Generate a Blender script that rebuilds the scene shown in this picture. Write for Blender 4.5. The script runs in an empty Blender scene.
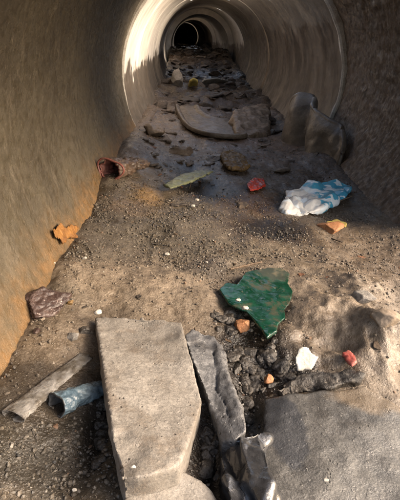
import bpy, bmesh, math, random
import numpy as np
from mathutils import Vector, Matrix

random.seed(7); RNG = np.random.default_rng(11)
SC = bpy.context.scene
COL = SC.collection
PI = math.pi
R = 0.75                                  # inner radius of the drain, axis along +Y at x=0 z=0

# ------------------------------------------------------------------ noise
def _h(ix, iy, iz, s):
    n = (ix.astype(np.int64)*374761393 + iy.astype(np.int64)*668265263 + iz.astype(np.int64)*2147483647 + s*1274126177) & 0xffffffff
    n = ((n ^ (n >> 13)) * 1274126177) & 0xffffffff
    n = ((n ^ (n >> 16)) * 2246822519) & 0xffffffff
    return ((n ^ (n >> 15)) & 0xffffff) / float(0xffffff)
def vnoise(p, s=0):
    p = np.asarray(p, float); i = np.floor(p); f = p - i; f = f*f*f*(f*(f*6-15)+10); i = i.astype(np.int64)
    x, y, z = i[..., 0], i[..., 1], i[..., 2]; u, v, w = f[..., 0], f[..., 1], f[..., 2]
    def L(a, b, t): return a + (b-a)*t
    return L(L(L(_h(x,y,z,s),_h(x+1,y,z,s),u), L(_h(x,y+1,z,s),_h(x+1,y+1,z,s),u), v),
             L(L(_h(x,y,z+1,s),_h(x+1,y,z+1,s),u), L(_h(x,y+1,z+1,s),_h(x+1,y+1,z+1,s),u), v), w)
def fbm(p, freq, octv=4, s=0, gain=.5):
    p = np.asarray(p, float)*freq; a = 1.; t = 0.; m = 0.
    for k in range(octv):
        t = t + a*(vnoise(p + 17.3*k, s+k)*2-1); m += a; a *= gain; p = p*2.03
    return t/m
def ridged(p, freq, octv=3, s=0):
    p = np.asarray(p, float)*freq; a = 1.; t = 0.; m = 0.
    for k in range(octv):
        t = t + a*(1-np.abs(vnoise(p+9.1*k, s+k)*2-1)*2); m += a; a *= .5; p = p*2.1
    return t/m
def P3(x, y, z=None):
    x = np.asarray(x, float); y = np.asarray(y, float)
    z = np.zeros_like(x) if z is None else z
    return np.stack(np.broadcast_arrays(x, y, z), -1)
def sstep(a, b, t):
    t = np.clip((t-a)/(b-a), 0, 1); return t*t*(3-2*t)

# ------------------------------------------------------------------ camera
CAM = Vector((-0.32, 0.0, 0.255)); PITCH = math.radians(26.4); YAW = math.radians(1.6); FPX = 433.0
cam_data = bpy.data.cameras.new('camera'); cam = bpy.data.objects.new('camera', cam_data); COL.objects.link(cam)
cam.location = CAM; cam.rotation_euler = (PI/2-PITCH, 0, -YAW)
cam_data.sensor_fit = 'VERTICAL'; cam_data.sensor_height = 36; cam_data.sensor_width = 28.8
cam_data.lens = 36*FPX/500; cam_data.clip_start = .02; cam_data.clip_end = 1000
SC.camera = cam
CM = cam.rotation_euler.to_matrix()
def ray(px, py):
    return (CM @ Vector(((px-200)/FPX, (250-py)/FPX, -1))).normalized()

# ------------------------------------------------------------------ pipe centre line and sediment bed
def cx(y): y = np.asarray(y, float); return -.0013*np.clip(y-9, 0, None)**2
def cz(y): y = np.asarray(y, float); return .0006*np.clip(y-9, 0, None)**2
def Hbase(x, y):
    x = np.asarray(x, float); y = np.asarray(y, float)
    xx = x - cx(y)
    zl = -.35 - .03*sstep(2, 6, y); zr = -.53 + .10*sstep(3, 8, y)
    s = sstep(-.75, .75, xx)
    z = zl + (zr-zl)*s
    z = z + .04*np.exp(-((xx+.66)/.10)**2) + .05*np.exp(-((xx-.60)/.12)**2)
    return z + cz(y)
def march(px, py, fn, elev=0.):
    d = ray(px, py); t = np.linspace(.2, 30, 1500)
    for _ in range(3):
        x = CAM.x+d.x*t; y = CAM.y+d.y*t; z = CAM.z+d.z*t
        k = np.nonzero(z - fn(x, y) - elev < 0)[0]
        if len(k) == 0: return CAM + d*float(t[-1])
        k = max(1, int(k[0])); t = np.linspace(t[k-1], t[k], 60)
    return CAM + d*float(t[30])
BL = []                                    # blobs on the bed: centre, radii, height
def blob(px, py, rx, ry, amp=0., **k):
    c = march(px, py, Hbase); D = (c-CAM).length
    a = march(px, py-ry, Hbase); b = march(px, py+ry, Hbase)
    ex = rx*D/FPX; ey = max(.01, (a.y-b.y)/2)
    return dict(x=c.x, y=c.y, ex=ex, ey=ey, amp=amp, **k)
def bval(b, x, y):
    return np.exp(-(((x-b['x'])/b['ex'])**2 + ((y-b['y'])/b['ey'])**2))
for a in [  # lumps and hollows of the mud (pixel position on the bed, radii, metres)
    (350,335,55,40,.075), (365,296,26,16,.035), (300,352,30,14,.03), (385,360,30,25,.05), (330,300,14,25,-.012),
    (130,285,60,22,.022), (200,300,35,20,.018), (255,300,30,22,-.035), (265,365,40,24,-.032), (250,400,16,30,-.05),
    (212,455,16,40,-.045), (99,420,9,50,-.035), (205,186,22,7,-.035), (190,166,22,5,-.03), (268,228,26,8,-.014),
    (270,150,55,13,.06), (320,165,30,10,.04), (140,150,22,10,.03), (180,122,40,8,.02), (230,160,20,8,.02),
    (120,185,40,10,.02), (205,108,40,6,.04), (250,108,18,8,.06), (205,72,30,5,.05), (180,90,14,6,.04), (60,330,25,20,.01),
    (310,225,40,8,.012), (360,230,40,20,.01), (290,262,30,7,.01)]:
    BL.append(blob(*a))
def H(x, y):
    z = Hbase(x, y)
    for b in BL: z = z + b['amp']*bval(b, x, y)
    p = P3(x, y)
    far = sstep(2.6, 5, y)
    z = z + .022*fbm(p, 2.6, 3, 3)*(1-far*.3) + .010*fbm(p, 11, 3, 8) + far*(.10*fbm(p, 1.7, 4, 21)) + far*.03*fbm(p, 7, 2, 25)
    z = z + .34*np.exp(-((y-12.)/2.2)**2) + .05*np.exp(-((y-8)/1.5)**2) + .06*np.exp(-((y-17)/3)**2)
    z = z + (.045*fbm(p, 7, 4, 77) + .015*ridged(p, 12, 3, 78))*np.clip(sum(bval(b, x, y) for b in BL[:4]), 0, 1)
    return z
def P(px, py, elev=0.): return march(px, py, H, elev)
def pxm(px, py): return (P(px, py)-CAM).length/FPX        # metres per photo pixel at that spot

# ------------------------------------------------------------------ materials
def nt(m): return m.node_tree.nodes, m.node_tree.links
class G:
    """small helper to write node graphs"""
    def __init__(s, name):
        s.m = bpy.data.materials.new(name); s.m.use_nodes = True
        s.N, s.L = nt(s.m); s.b = s.N['Principled BSDF']; s._tc = s.N.new('ShaderNodeTexCoord')
    def co(s, scale=(1,1,1)):
        mp = s.N.new('ShaderNodeMapping'); mp.inputs['Scale'].default_value = scale
        s.L.new(s._tc.outputs['Object'], mp.inputs['Vector']); return mp.outputs[0]
    def noise(s, sc, det=4, rough=.55, scale=(1,1,1), dist=0.):
        n = s.N.new('ShaderNodeTexNoise'); n.inputs['Scale'].default_value = sc; n.inputs['Detail'].default_value = det
        n.inputs['Roughness'].default_value = rough; n.inputs['Distortion'].default_value = dist
        s.L.new(s.co(scale), n.inputs['Vector']); return n.outputs['Fac']
    def vor(s, sc, feat='F1', out='Distance', scale=(1,1,1)):
        n = s.N.new('ShaderNodeTexVoronoi'); n.feature = feat; n.inputs['Scale'].default_value = sc
        s.L.new(s.co(scale), n.inputs['Vector']); return n.outputs[out]
    def ramp(s, f, a, b, lo=0., hi=1.):
        n = s.N.new('ShaderNodeMapRange'); n.interpolation_type = 'SMOOTHSTEP'
        for i, v in zip(('From Min','From Max','To Min','To Max'), (a, b, lo, hi)): n.inputs[i].default_value = v
        s.L.new(f, n.inputs['Value']); return n.outputs[0]
    def math(s, op, a, b=0.):
        n = s.N.new('ShaderNodeMath'); n.operation = op
        for i, v in enumerate((a, b)):
            if isinstance(v, (int, float)): n.inputs[i].default_value = v
            else: s.L.new(v, n.inputs[i])
        return n.outputs[0]
    def mix(s, f, a, b, mode='MIX'):
        n = s.N.new('ShaderNodeMix'); n.data_type = 'RGBA'; n.blend_type = mode
        for i, v in ((0, f), (6, a), (7, b)):
            if isinstance(v, (int, float)): n.inputs[i].default_value = v
            elif isinstance(v, tuple): n.inputs[i].default_value = (*v, 1)
            else: s.L.new(v, n.inputs[i])
        return n.outputs[2]
    def attr(s, name, out='Color'):
        n = s.N.new('ShaderNodeAttribute'); n.attribute_name = name; return n.outputs[out]
    def xyz(s):
        n = s.N.new('ShaderNodeSeparateXYZ'); s.L.new(s._tc.outputs['Object'], n.inputs[0]); return n.outputs
    def set(s, **k):
        for n, v in k.items():
            i = s.b.inputs[n.replace('_', ' ')]
            if isinstance(v, tuple): i.default_value = (*v, 1) if len(v) == 3 else v
            elif isinstance(v, (int, float)): i.default_value = v
            else: s.L.new(v, i)
        return s
    def bump(s, f, strength, dist, prev=None):
        n = s.N.new('ShaderNodeBump'); n.inputs['Strength'].default_value = strength; n.inputs['Distance'].default_value = dist
        s.L.new(f, n.inputs['Height'])
        if prev is not None: s.L.new(prev, n.inputs['Normal'])
        return n.outputs[0]

def simple(name, c1, c2, sc=20, rough=(.55, .85), bsc=120, bd=.002, fleck=None, spec=.4, trans=0., contrast=(.35, .65), coat=0.):
    g = G(name)
    n = g.noise(sc, 6, .62); c = g.mix(g.ramp(n, *contrast), c1, c2)
    fine = g.noise(sc*9, 3, .6); c = g.mix(g.ramp(fine, .3, .75, .0, .55), c, tuple(v*.45 for v in c1))
    if fleck: c = g.mix(g.ramp(g.noise(sc*4.3, 2, .5), .66, .72), c, fleck)
    g.set(Base_Color=c, Roughness=g.ramp(g.noise(sc*2.3, 4), .35, .65, rough[0], rough[1]), Specular_IOR_Level=spec)
    if trans: g.set(Transmission_Weight=trans)
    if coat: g.set(Coat_Weight=coat, Coat_Roughness=.12)
    g.set(Normal=g.bump(g.noise(bsc, 5, .65), .7, bd, g.bump(g.noise(bsc*.22, 3, .6), .6, bd*2.5)))
    return g.m

def concrete(name, c1, c2, agg, dirt, rough=(.5, .85), damp=False):
    g = G(name)
    c = g.mix(g.ramp(g.noise(6, 6, .7), .38, .62), c1, c2)
    c = g.mix(g.ramp(g.noise(15, 6, .75), .47, .66, 0, .8), c, dirt)
    c = g.mix(g.ramp(g.noise(170, 3, .7), .42, .68, 0, .6), c, tuple(v*.5 for v in c2))
    stone = g.math('MULTIPLY', g.ramp(g.vor(75), .22, .16), g.ramp(g.noise(21, 2), .52, .58))
    c = g.mix(g.math('MULTIPLY', stone, .6), c, g.mix(g.noise(60, 1), agg, tuple(v*.35 for v in agg)))
    pit = g.math('MULTIPLY', g.ramp(g.math('ADD', g.vor(70, scale=(1.3, 1, 1.1)), g.math('MULTIPLY', g.noise(160, 2), .25)), .34, .22), g.ramp(g.noise(17, 3), .54, .62))
    c = g.mix(g.math('MULTIPLY', pit, .8), c, tuple(v*.4 for v in dirt))
    rg = g.ramp(g.noise(36, 4), .35, .65, rough[0], rough[1])
    if damp:
        w = g.attr('damp', 'Fac'); w2 = g.ramp(g.math('ADD', w, g.math('MULTIPLY', g.math('SUBTRACT', g.noise(20, 4, .65), .5), .6)), .42, .56)
        br = g.attr('silt', 'Fac'); b2 = g.ramp(g.math('ADD', br, g.math('MULTIPLY', g.math('SUBTRACT', g.noise(11, 5, .65), .5), .7)), .38, .62)
        c = g.mix(g.math('MULTIPLY', b2, .8), c, (.125, .095, .062)); c = g.mix(g.math('MULTIPLY', w2, .88), c, (.034, .035, .038))
        rg = g.math('SUBTRACT', rg, g.math('MULTIPLY', w2, .12))
    b = g.bump(g.noise(34, 5, .65), .7, .005); b = g.bump(g.math('ADD', g.math('MULTIPLY', pit, -1.), g.math('MULTIPLY', stone, .4)), .7, .004, b)
    b = g.bump(g.noise(260, 4, .7), .8, .0016, b)
    g.set(Base_Color=c, Roughness=rg, Normal=b); return g.m

def ground_mat():
    g = G('wet silt and mud')
    t = g.attr('tint'); w = g.attr('wet', 'Fac')
    c = g.mix(g.ramp(g.noise(14, 6, .65), .3, .7, 0, .75), t, (.62, .60, .56), 'MULTIPLY')
    c = g.mix(g.ramp(g.noise(75, 4, .7), .35, .70, 0, .8), c, (.50, .46, .42), 'MULTIPLY')
    c = g.mix(g.ramp(g.vor(260, 'F1'), .12, .2, .5, 0), c, (.42, .36, .28), 'MIX')
    c = g.mix(g.ramp(g.noise(33, 3, .6), .60, .74, 0, .5), c, (.07, .05, .035))
    c = g.mix(w, c, (.30, .27, .25), 'MULTIPLY')
    g.set(Base_Color=c, Specular_IOR_Level=.5)
    rg = g.ramp(g.noise(18, 5, .7), .38, .62, .26, .72)
    g.set(Roughness=g.math('MAXIMUM', g.math('SUBTRACT', rg, g.math('MULTIPLY', w, .40)), .10))
    b = g.bump(g.noise(38, 5, .65), .7, .006)
    b = g.bump(g.vor(170), .4, .0025, b)
    b = g.bump(g.noise(420, 3, .7), .7, .0016, b)
    g.set(Normal=b); return g.m

def pipe_near_mat():
    g = G('rough stained concrete')
    x, y, z = g.xyz()
    big = g.noise(3.0, 5, .6); c = g.mix(g.ramp(big, .35, .65), (.064, .053, .034), (.041, .033, .021))
    st = g.noise(26, 5, .65, scale=(.5, 1, .16)); c = g.mix(g.ramp(st, .45, .75, 0, .35), c, (.10, .083, .055))
    c = g.mix(g.ramp(g.noise(70, 4, .7), .5, .72, 0, .5), c, (.042, .029, .018))
    c = g.mix(g.ramp(g.noise(9, 6, .75, scale=(.6, 1, .35)), .56, .66, 0, .5), c, (.115, .095, .068))
    c = g.mix(g.ramp(g.noise(140, 2, .5), .66, .72, 0, .4), c, (.22, .18, .125))
    # ochre silt line at the foot of the left wall, dark wet brown on the right wall
    zz = g.math('ADD', z, g.math('MULTIPLY', g.noise(7, 4, .6), .28))
    left = g.ramp(x, -.1, -.3)
    och = g.math('MULTIPLY', g.ramp(zz, -.02, -.22), left)
    oc = g.mix(g.ramp(g.noise(30, 5, .7), .35, .65), (.155, .080, .024), (.085, .052, .020))
    c = g.mix(g.math('MULTIPLY', och, .85), c, oc)
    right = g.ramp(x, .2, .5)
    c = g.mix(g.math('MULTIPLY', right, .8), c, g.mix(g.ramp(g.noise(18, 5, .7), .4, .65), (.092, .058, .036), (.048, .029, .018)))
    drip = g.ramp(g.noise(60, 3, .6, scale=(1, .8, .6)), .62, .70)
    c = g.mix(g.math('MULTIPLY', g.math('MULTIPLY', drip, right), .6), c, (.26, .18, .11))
    g.set(Base_Color=c, Roughness=g.ramp(g.noise(40, 4), .35, .65, .38, .75), Specular_IOR_Level=.45)
    b = g.bump(g.noise(45, 5, .65), .8, .007)
    b = g.bump(g.noise(210, 4, .7), .6, .0022, b)
    g.set(Normal=b); return g.m

def pipe_far_mat(dark=0., STAIN=.22, right=.9):
    g = G('smooth concrete liner' if not dark else 'dingy concrete liner')
    x, y, z = g.xyz()
    k = 1-dark
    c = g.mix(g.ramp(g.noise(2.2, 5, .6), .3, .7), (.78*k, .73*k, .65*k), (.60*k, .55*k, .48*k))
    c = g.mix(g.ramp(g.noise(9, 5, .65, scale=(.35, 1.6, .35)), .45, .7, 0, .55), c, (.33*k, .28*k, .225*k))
    # silt stain that climbs higher on the right, with a tongued edge
    edge = g.math('ADD', z, g.math('MULTIPLY', g.math('SUBTRACT', g.noise(4, 4, .6, scale=(1, .7, .8)), .5), .5))
    edge = g.math('ADD', edge, g.math('MULTIPLY', g.math('SUBTRACT', g.noise(9, 4, .6, scale=(1, .5, .8)), .5), .2))
    edge = g.math('SUBTRACT', edge, g.math('MULTIPLY', x, .22))
    low = g.ramp(edge, STAIN, STAIN-.06)
    brown = g.mix(g.ramp(g.noise(8, 5, .65), .35, .65), (.034, .024, .015), (.062, .044, .029))
    c = g.mix(g.math('MULTIPLY', low, .92), c, brown)
    rt = g.ramp(x, .1, .55)
    c = g.mix(g.math('MULTIPLY', rt, right), c, g.mix(g.ramp(g.noise(5, 5, .65, scale=(.5, 1.2, .5)), .4, .62), (.045, .032, .022), (.115, .09, .066)))
    g.set(Base_Color=c, Roughness=g.ramp(g.noise(12, 4), .35, .65, .35, .6), Specular_IOR_Level=.4)
    b = g.bump(g.noise(30, 5, .6), .5, .004); b = g.bump(g.noise(240, 3, .6), .4, .001, b)
    g.set(Normal=b); return g.m

# ------------------------------------------------------------------ mesh helpers
def newmesh(name, V, F, smooth=True):
    me = bpy.data.meshes.new(name); me.from_pydata(np.asarray(V).tolist(), [], np.asarray(F).tolist() if isinstance(F, np.ndarray) else F)
    me.update()
    if smooth: me.polygons.foreach_set('use_smooth', [True]*len(me.polygons))
    return me
def vattr(me, name, arr, kind='FLOAT'):
    a = me.attributes.new(name, kind, 'POINT')
    if kind == 'FLOAT': a.data.foreach_set('value', np.asarray(arr, np.float32))
    else:
        c = np.ones((len(arr), 4), np.float32); c[:, :3] = arr; a.data.foreach_set('color', c.ravel())
def gridfaces(n, m, wrap=False):
    i = np.arange(n-1)[:, None]; j = np.arange(m if wrap else m-1)[None, :]; j2 = (j+1) % m
    return np.stack([i*m+j, i*m+j2, (i+1)*m+j2, (i+1)*m+j], -1).reshape(-1, 4)
def link(name, me, mat, parent=None, base=True):
    """links a mesh; with base=True its origin moves to the middle of its foot"""
    o = bpy.data.objects.new(name, me)
    if mat: me.materials.append(mat)
    if base:
        co = verts(me); c = Vector(((co[:, 0].min()+co[:, 0].max())/2, (co[:, 1].min()+co[:, 1].max())/2, co[:, 2].min()))
        me.transform(Matrix.Translation(-c)); o.location = c
    COL.objects.link(o)
    if parent:
        o.parent = parent; o.location = o.location - parent.location
    return o
def verts(me):
    a = np.empty(len(me.vertices)*3, np.float32); me.vertices.foreach_get('co', a); return a.reshape(-1, 3).astype(float)
def setverts(me, co): me.vertices.foreach_set('co', np.asarray(co, np.float32).ravel()); me.update()
def normals(me):
    a = np.empty(len(me.vertices)*3, np.float32); me.vertices.foreach_get('normal', a); return a.reshape(-1, 3).astype(float)
def modded(me, mods):
    o = bpy.data.objects.new('tmp', me); COL.objects.link(o)
    for t, kw in mods:
        md = o.modifiers.new(t, t)
        for k, v in kw.items(): setattr(md, k, v)
    dg = bpy.context.evaluated_depsgraph_get(); dg.update()
    r = bpy.data.meshes.new_from_object(o.evaluated_get(dg))
    bpy.data.objects.remove(o); bpy.data.meshes.remove(me)
    r.polygons.foreach_set('use_smooth', [True]*len(r.polygons)); return r
def tag(o, label, cat, group=None, kind=None):
    o['label'] = label; o['category'] = cat
    if group: o['group'] = group
    if kind: o['kind'] = kind
    return o
def thing(name, loc, label, cat, group=None):
    o = bpy.data.objects.new(name, None); o.empty_display_size = .05; o.location = loc; COL.objects.link(o)
    return tag(o, label, cat, group)

def tri(t): return 2*np.abs(t-np.floor(t+.5))*2-1
def creases(p, freq, k=6, seed=0):
    r = np.random.default_rng(seed); q = p + .35/freq*np.stack([fbm(p, freq*.45, 2, seed+i*7) for i in range(3)], -1); h = 0.
    for i in range(k):
        d = r.normal(size=3)*(1, 1, .4); d /= np.linalg.norm(d); f = freq*(.5+.35*i)
        h = h + tri(q@d*f + r.uniform(0, 1))/(1+.55*i)
    return h/2.2
def groove(me, pxs, elev, depth, width):
    """a crack along a line"""
    co = verts(me); L = [np.array(P(a[0], a[1], elev))[:2] for a in pxs]; dm = np.full(len(co), 9.)
    for a, b in zip(L[:-1], L[1:]):
        t = np.clip(((co[:, :2]-a)@(b-a))/((b-a)@(b-a)), 0, 1); dm = np.minimum(dm, np.linalg.norm(co[:, :2]-a-t[:, None]*(b-a), axis=1))
    dm = dm + .003*fbm(co, 60, 2, 3); no = normals(me)
    co[:, 2] -= depth*np.exp(-(dm/width)**2)*np.clip(no[:, 2], 0, 1); setverts(me, co); return me
def slab_mesh(name, top, th, voxel=.006, amp=.004, freq=18, smooth=5, taper=.94, amp2=.0012, crump=0., cfreq=20, seed=0, chip=0., fold=0., ffreq=12):
    """irregular block: polygon of world points on top, extruded down, worn and chipped"""
    n = len(top); c = sum(top, Vector())/n
    V = [tuple(p) for p in top] + [tuple(c + (p-c)*taper - Vector((0, 0, th))) for p in top]
    F = [list(range(n))[::-1], list(range(n, 2*n))] + [[i, (i+1) % n, n+(i+1) % n, n+i] for i in range(n)]
    bm = bmesh.new(); vs = [bm.verts.new(v) for v in V]
    for f in F: bm.faces.new([vs[i] for i in f])
    bmesh.ops.recalc_face_normals(bm, faces=bm.faces)
    me = bpy.data.meshes.new(name); bm.to_mesh(me); bm.free()
    me = modded(me, [('REMESH', dict(mode='VOXEL', voxel_size=voxel)), ('SMOOTH', dict(factor=.5, iterations=smooth))])
    co = verts(me); no = normals(me)
    d = amp*fbm(co, freq, 4, seed) + amp2*fbm(co, freq*5, 3, seed+5)
    if crump: d = d + crump*ridged(co, cfreq, 3, seed+9)
    if fold: d = d + fold*creases(co, ffreq, 6, seed)
    if chip:
        q = fbm(co, freq*.8, 3, seed+31); d = d - chip*np.clip(q-.18, 0, None)*4
    setverts(me, co + no*d[:, None]); return me
def flat(lst, elev):
    """the outline laid on the one plane that fits its spots on the bed"""
    q = np.array([P(a[0], a[1], a[2] if len(a) > 2 else elev) for a in lst])
    k, *_ = np.linalg.lstsq(np.c_[q[:, :2], np.ones(len(q))], q[:, 2], rcond=None)
    out = []
    for a in lst:
        d = ray(a[0], a[1]); t = (k[0]*CAM.x+k[1]*CAM.y+k[2]-CAM.z)/(d.z-k[0]*d.x-k[1]*d.y); out.append(CAM+d*t)
    return out
def pts(lst, elev):
    return [P(a[0], a[1], a[2] if len(a) > 2 else elev) for a in lst]

def stone_mesh(name, size, seed, cuts=9, sub=4, amp=.08, freq=2.2):
    bm = bmesh.new(); bmesh.ops.create_icosphere(bm, subdivisions=sub, radius=1)
    me = bpy.data.meshes.new(name); bm.to_mesh(me); bm.free()
    co = verts(me); r = np.random.default_rng(seed)
    for _ in range(cuts):
        n = r.normal(size=3); n /= np.linalg.norm(n); d = r.uniform(.5, .85)
        co = co - np.clip(co@n - d, 0, None)[:, None]*n
    co = co*(1 + amp*fbm(co, freq, 4, seed) + amp*.4*fbm(co, freq*5, 2, seed+3))[:, None]
    setverts(me, co*np.asarray(size)); me.polygons.foreach_set('use_smooth', [True]*len(me.polygons)); return me

# ------------------------------------------------------------------ the sediment bed
MUD = ground_mat()
TAN = np.array((.168, .134, .098)); GRAV = np.array((.088, .073, .053)); FAR = np.array((.105, .068, .041)); BLK = np.array((.035, .031, .027))
ZONES = [  # px, py, rx, ry, colour, strength, wet
    (150,218,100,28,GRAV,1.,.1), (70,262,38,26,GRAV,.9,.1), (215,235,60,22,GRAV,.9,.15), (320,236,90,18,(.12,.095,.068),.9,.2), (375,260,40,30,(.15,.115,.082),.8,.1),
    (120,282,60,16,TAN*1.05,1.,0), (190,300,50,18,TAN*1.1,1.,0), (45,345,45,26,(.15,.118,.085),1.,.15), (345,335,55,40,TAN*1.12,1.,.05),
    (40,450,85,55,(.055,.049,.039),1.,.4), (35,395,60,26,(.075,.062,.048),.9,.4), (210,270,18,10,(.10,.085,.07),.8,.5),
    (255,318,28,20,BLK,1.,.8), (268,365,42,22,BLK,1.,1.), (245,345,24,14,BLK,1.,1.), (238,400,26,30,BLK,1.,1.), (212,455,26,50,BLK,1.,.9), (98,420,16,60,(.06,.05,.04),.7,.5),  # last one darkens the mud where the pale slab's shadow falls
    (208,187,24,8,BLK,1.,1.), (190,167,26,5,BLK,1.,1.), (268,228,34,9,(.075,.05,.035),.9,.8), (252,200,32,10,(.12,.07,.04),.9,.6), (285,190,30,8,(.10,.07,.04),.8,.5),
    (175,150,35,12,(.16,.115,.075),.8,.4), (195,130,28,9,(.17,.125,.085),.8,.3), (275,150,50,12,(.16,.10,.062),.9,.2), (148,200,14,8,(.27,.16,.05),.7,0),
    (120,205,20,6,(.19,.13,.08),.5,.1), (207,186,26,9,BLK*.7,1.2,1.), (188,167,26,5,BLK*.7,1.2,1.), (272,228,30,8,BLK,.9,.9), (205,80,60,12,(.06,.043,.03),.9,.5), (205,58,40,8,(.05,.036,.026),.9,.5), (345,180,50,12,(.10,.065,.04),.8,.2)]
ZB = [(blob(z[0], z[1], z[2], z[3]), np.array(z[4]), z[5], z[6]) for z in ZONES]
def zone(x, y):
    n = len(x); p = P3(x, y)
    jx = x + .05*fbm(p, 9, 4, 61); jy = y + .07*fbm(p, 8, 4, 62)
    far = sstep(1.9, 2.7, y)[:, None]
    c = TAN*.86*(1-far) + FAR*far; w = .15 + .10*far[:, 0]
    for b, col, s, wet in ZB:
        k = np.clip(np.clip(bval(b, jx, jy)*1.7, 0, 1)*s, 0, 1)
        c = c + (col-c)*k[:, None]; w = w + (wet-w)*k
    c = c*(1 + .28*fbm(p, 5, 4, 71))[:, None]*(1 + .18*fbm(p, 40, 2, 72))[:, None]
    return np.clip(c, .012, .6), np.clip(w, 0, 1)
def bed():
    ys = [-1.3]
    while ys[-1] < 36:
        y = ys[-1]; ys.append(y + (.03 if y < .2 else .0075 + .0028*max(0, y-1.0)**1.35))
    ys = np.array(ys); m = 210
    s = np.linspace(0, 1, m)
    zl, zr = Hbase(-.66+cx(ys), ys)-cz(ys), Hbase(.56+cx(ys), ys)-cz(ys)
    xl = -np.sqrt((R+.035)**2 - (zl-.02)**2); xr = np.sqrt((R+.035)**2 - (zr-.02)**2)
    fl = sstep(.12, -.3, ys); xl = xl*(1-fl) - 1.5*fl; fr = sstep(.85, .2, ys); xr = xr*(1-fr) + 1.6*fr
    X = xl[:, None] + (xr-xl)[:, None]*s[None, :] + cx(ys)[:, None]; Y = np.repeat(ys[:, None], m, 1)
    x, y = X.ravel(), Y.ravel(); z = H(x, y)
    p = P3(x, y); c, w = zone(x, y)
    near = 1-sstep(2.5, 6, y)
    z = z + near*(.0022*ridged(p, 22, 3, 41) + .004*fbm(p, 9, 3, 46) + .0028*fbm(p, 85, 2, 44)*(1-.6*w))
    me = newmesh('mud', np.stack([x, y, z], 1), gridfaces(len(ys), m)); vattr(me, 'tint', c, 'FLOAT_COLOR'); vattr(me, 'wet', w)
    o = link('mud', me, MUD, base=False); o['kind'] = 'structure'; return o
bed()

# outer ground far beneath and round the drain
g0 = G('dry earth'); g0.set(Base_Color=g0.mix(g0.noise(3, 6), (.16, .12, .08), (.09, .075, .045)), Roughness=.95)
o = link('ground', newmesh('ground', [(-300,-300,-.95),(300,-300,-.95),(300,300,-.95),(-300,300,-.95)], [[0,1,2,3]]), g0.m, base=False); o['kind'] = 'structure'

# ------------------------------------------------------------------ pipe sections
def pipe(name, y0f, y1, rad, thick, dy, nth, mat, label, ribs=(), opening=None, rough=0., off=(0., 0.), lip=0.):
    th = np.linspace(0, 2*PI, nth, endpoint=False)          # angle from the crown, + to the right
    y0 = y0f(th) if callable(y0f) else np.full(nth, y0f)
    n = max(3, int((y1-y0.min())/dy)); t = np.linspace(0, 1, n)
    Y = y0[None, :] + (y1-y0)[None, :]*t[:, None]; T = np.repeat(th[None, :], n, 0)
    r = np.full_like(Y, rad)
    for yr, amp, wd in ribs: r = r - amp*np.exp(-((Y-yr)/wd)**2)
    x0, z0 = np.sin(T)*rad, np.cos(T)*rad
    p = np.stack([x0, Y, z0], -1)
    r = r + .004*fbm(p, 2.2, 3, 12)
    if rough:
        rt = sstep(.1, .5, x0)
        r = r + rough*(.35+.65*rt)*fbm(p, 16, 4, 5) + rough*.55*rt*(ridged(p*np.array((1., 1.1, .9)), 20, 3, 9)-.3) + rough*.25*fbm(p, 60, 2, 6)
    if lip: r = r - lip*np.exp(-((Y-y0[None, :])/.05)**2)
    x = np.sin(T)*r + cx(Y) + off[0]; z = np.cos(T)*r + cz(Y) + off[1]
    F = gridfaces(n, nth, True)
    if opening:
        yc = Y.ravel()[F].mean(1); tc = T.ravel()[F]; tc = np.where(tc > PI, tc-2*PI, tc).mean(1)
        F = F[~opening(yc, tc)]
    V = np.stack([x, Y, z], -1).reshape(-1, 3)
    org = Vector((0, float(y0.min()), 0)); V = V - np.array(org)
    me = newmesh(name, V, F)
    me.validate(); 
    me = modded(me, [('SOLIDIFY', dict(thickness=thick, offset=1., use_rim=True))])
    # angle-limited shading so that the sawn ends stay crisp
    o = bpy.data.objects.new(name, me); o.location = org; COL.objects.link(o); me.materials.append(mat)
    me.set_sharp_from_angle(angle=math.radians(40))
    tag(o, label, 'pipe', 'joined sections of the drain pipe'); return o
def crown_gap(y, t):
    """roof opening over the joint, out of view: daylight falls in here"""
    return (y > np.where(t > .15, 2.70, 2.9)) & (y < 6.6) & (np.abs(t) < np.where(y < 3.11, .86, np.where(y < 4.6, .68, .36)))  # its length and width are shaped for the glow on the wall
def light_gap_deep(y, t): return (y > 8.75) & (y < 10.0) & (np.abs(t) < .5)  # unseen opening, added to light the deeper sections
def light_gap_far(y, t): return (y > 14.8) & (y < 15.9) & (np.abs(t) < .5)  # another added opening out of view, lights the rings farther in
S2OFF = (-.010, -.028)
def mouth(th):
    x = np.sin(th); return .15 + .30*sstep(-.75, .1, x) + 1.15*sstep(.64, .75, x) + .02*np.sin(7*th)  # unseen cut, shaped to let sun on the floor and off the left wall
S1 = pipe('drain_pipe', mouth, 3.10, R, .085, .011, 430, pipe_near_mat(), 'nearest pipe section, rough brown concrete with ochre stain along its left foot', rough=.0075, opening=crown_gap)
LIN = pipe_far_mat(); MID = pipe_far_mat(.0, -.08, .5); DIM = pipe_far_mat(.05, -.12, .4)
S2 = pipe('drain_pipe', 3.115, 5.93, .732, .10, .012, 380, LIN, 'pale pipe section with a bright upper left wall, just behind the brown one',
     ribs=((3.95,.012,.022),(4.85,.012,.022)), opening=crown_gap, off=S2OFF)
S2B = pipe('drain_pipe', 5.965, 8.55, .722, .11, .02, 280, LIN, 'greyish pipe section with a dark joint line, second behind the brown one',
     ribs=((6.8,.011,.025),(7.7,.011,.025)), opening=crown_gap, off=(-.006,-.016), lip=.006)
S3 = pipe('drain_pipe', 8.57, 11.3, .80, .10, .03, 200, MID, 'fourth pipe section, wider and darker, behind the heap of rubble', opening=light_gap_deep)  # widened to hide its added roof opening behind the section before
S4 = pipe('drain_pipe', 11.33, 14.6, .70, .20, .06, 160, MID, 'fifth pipe section with a pale rim deeper in the tunnel', ribs=((12.4,.012,.05),(13.5,.012,.05)), lip=.012)
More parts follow.
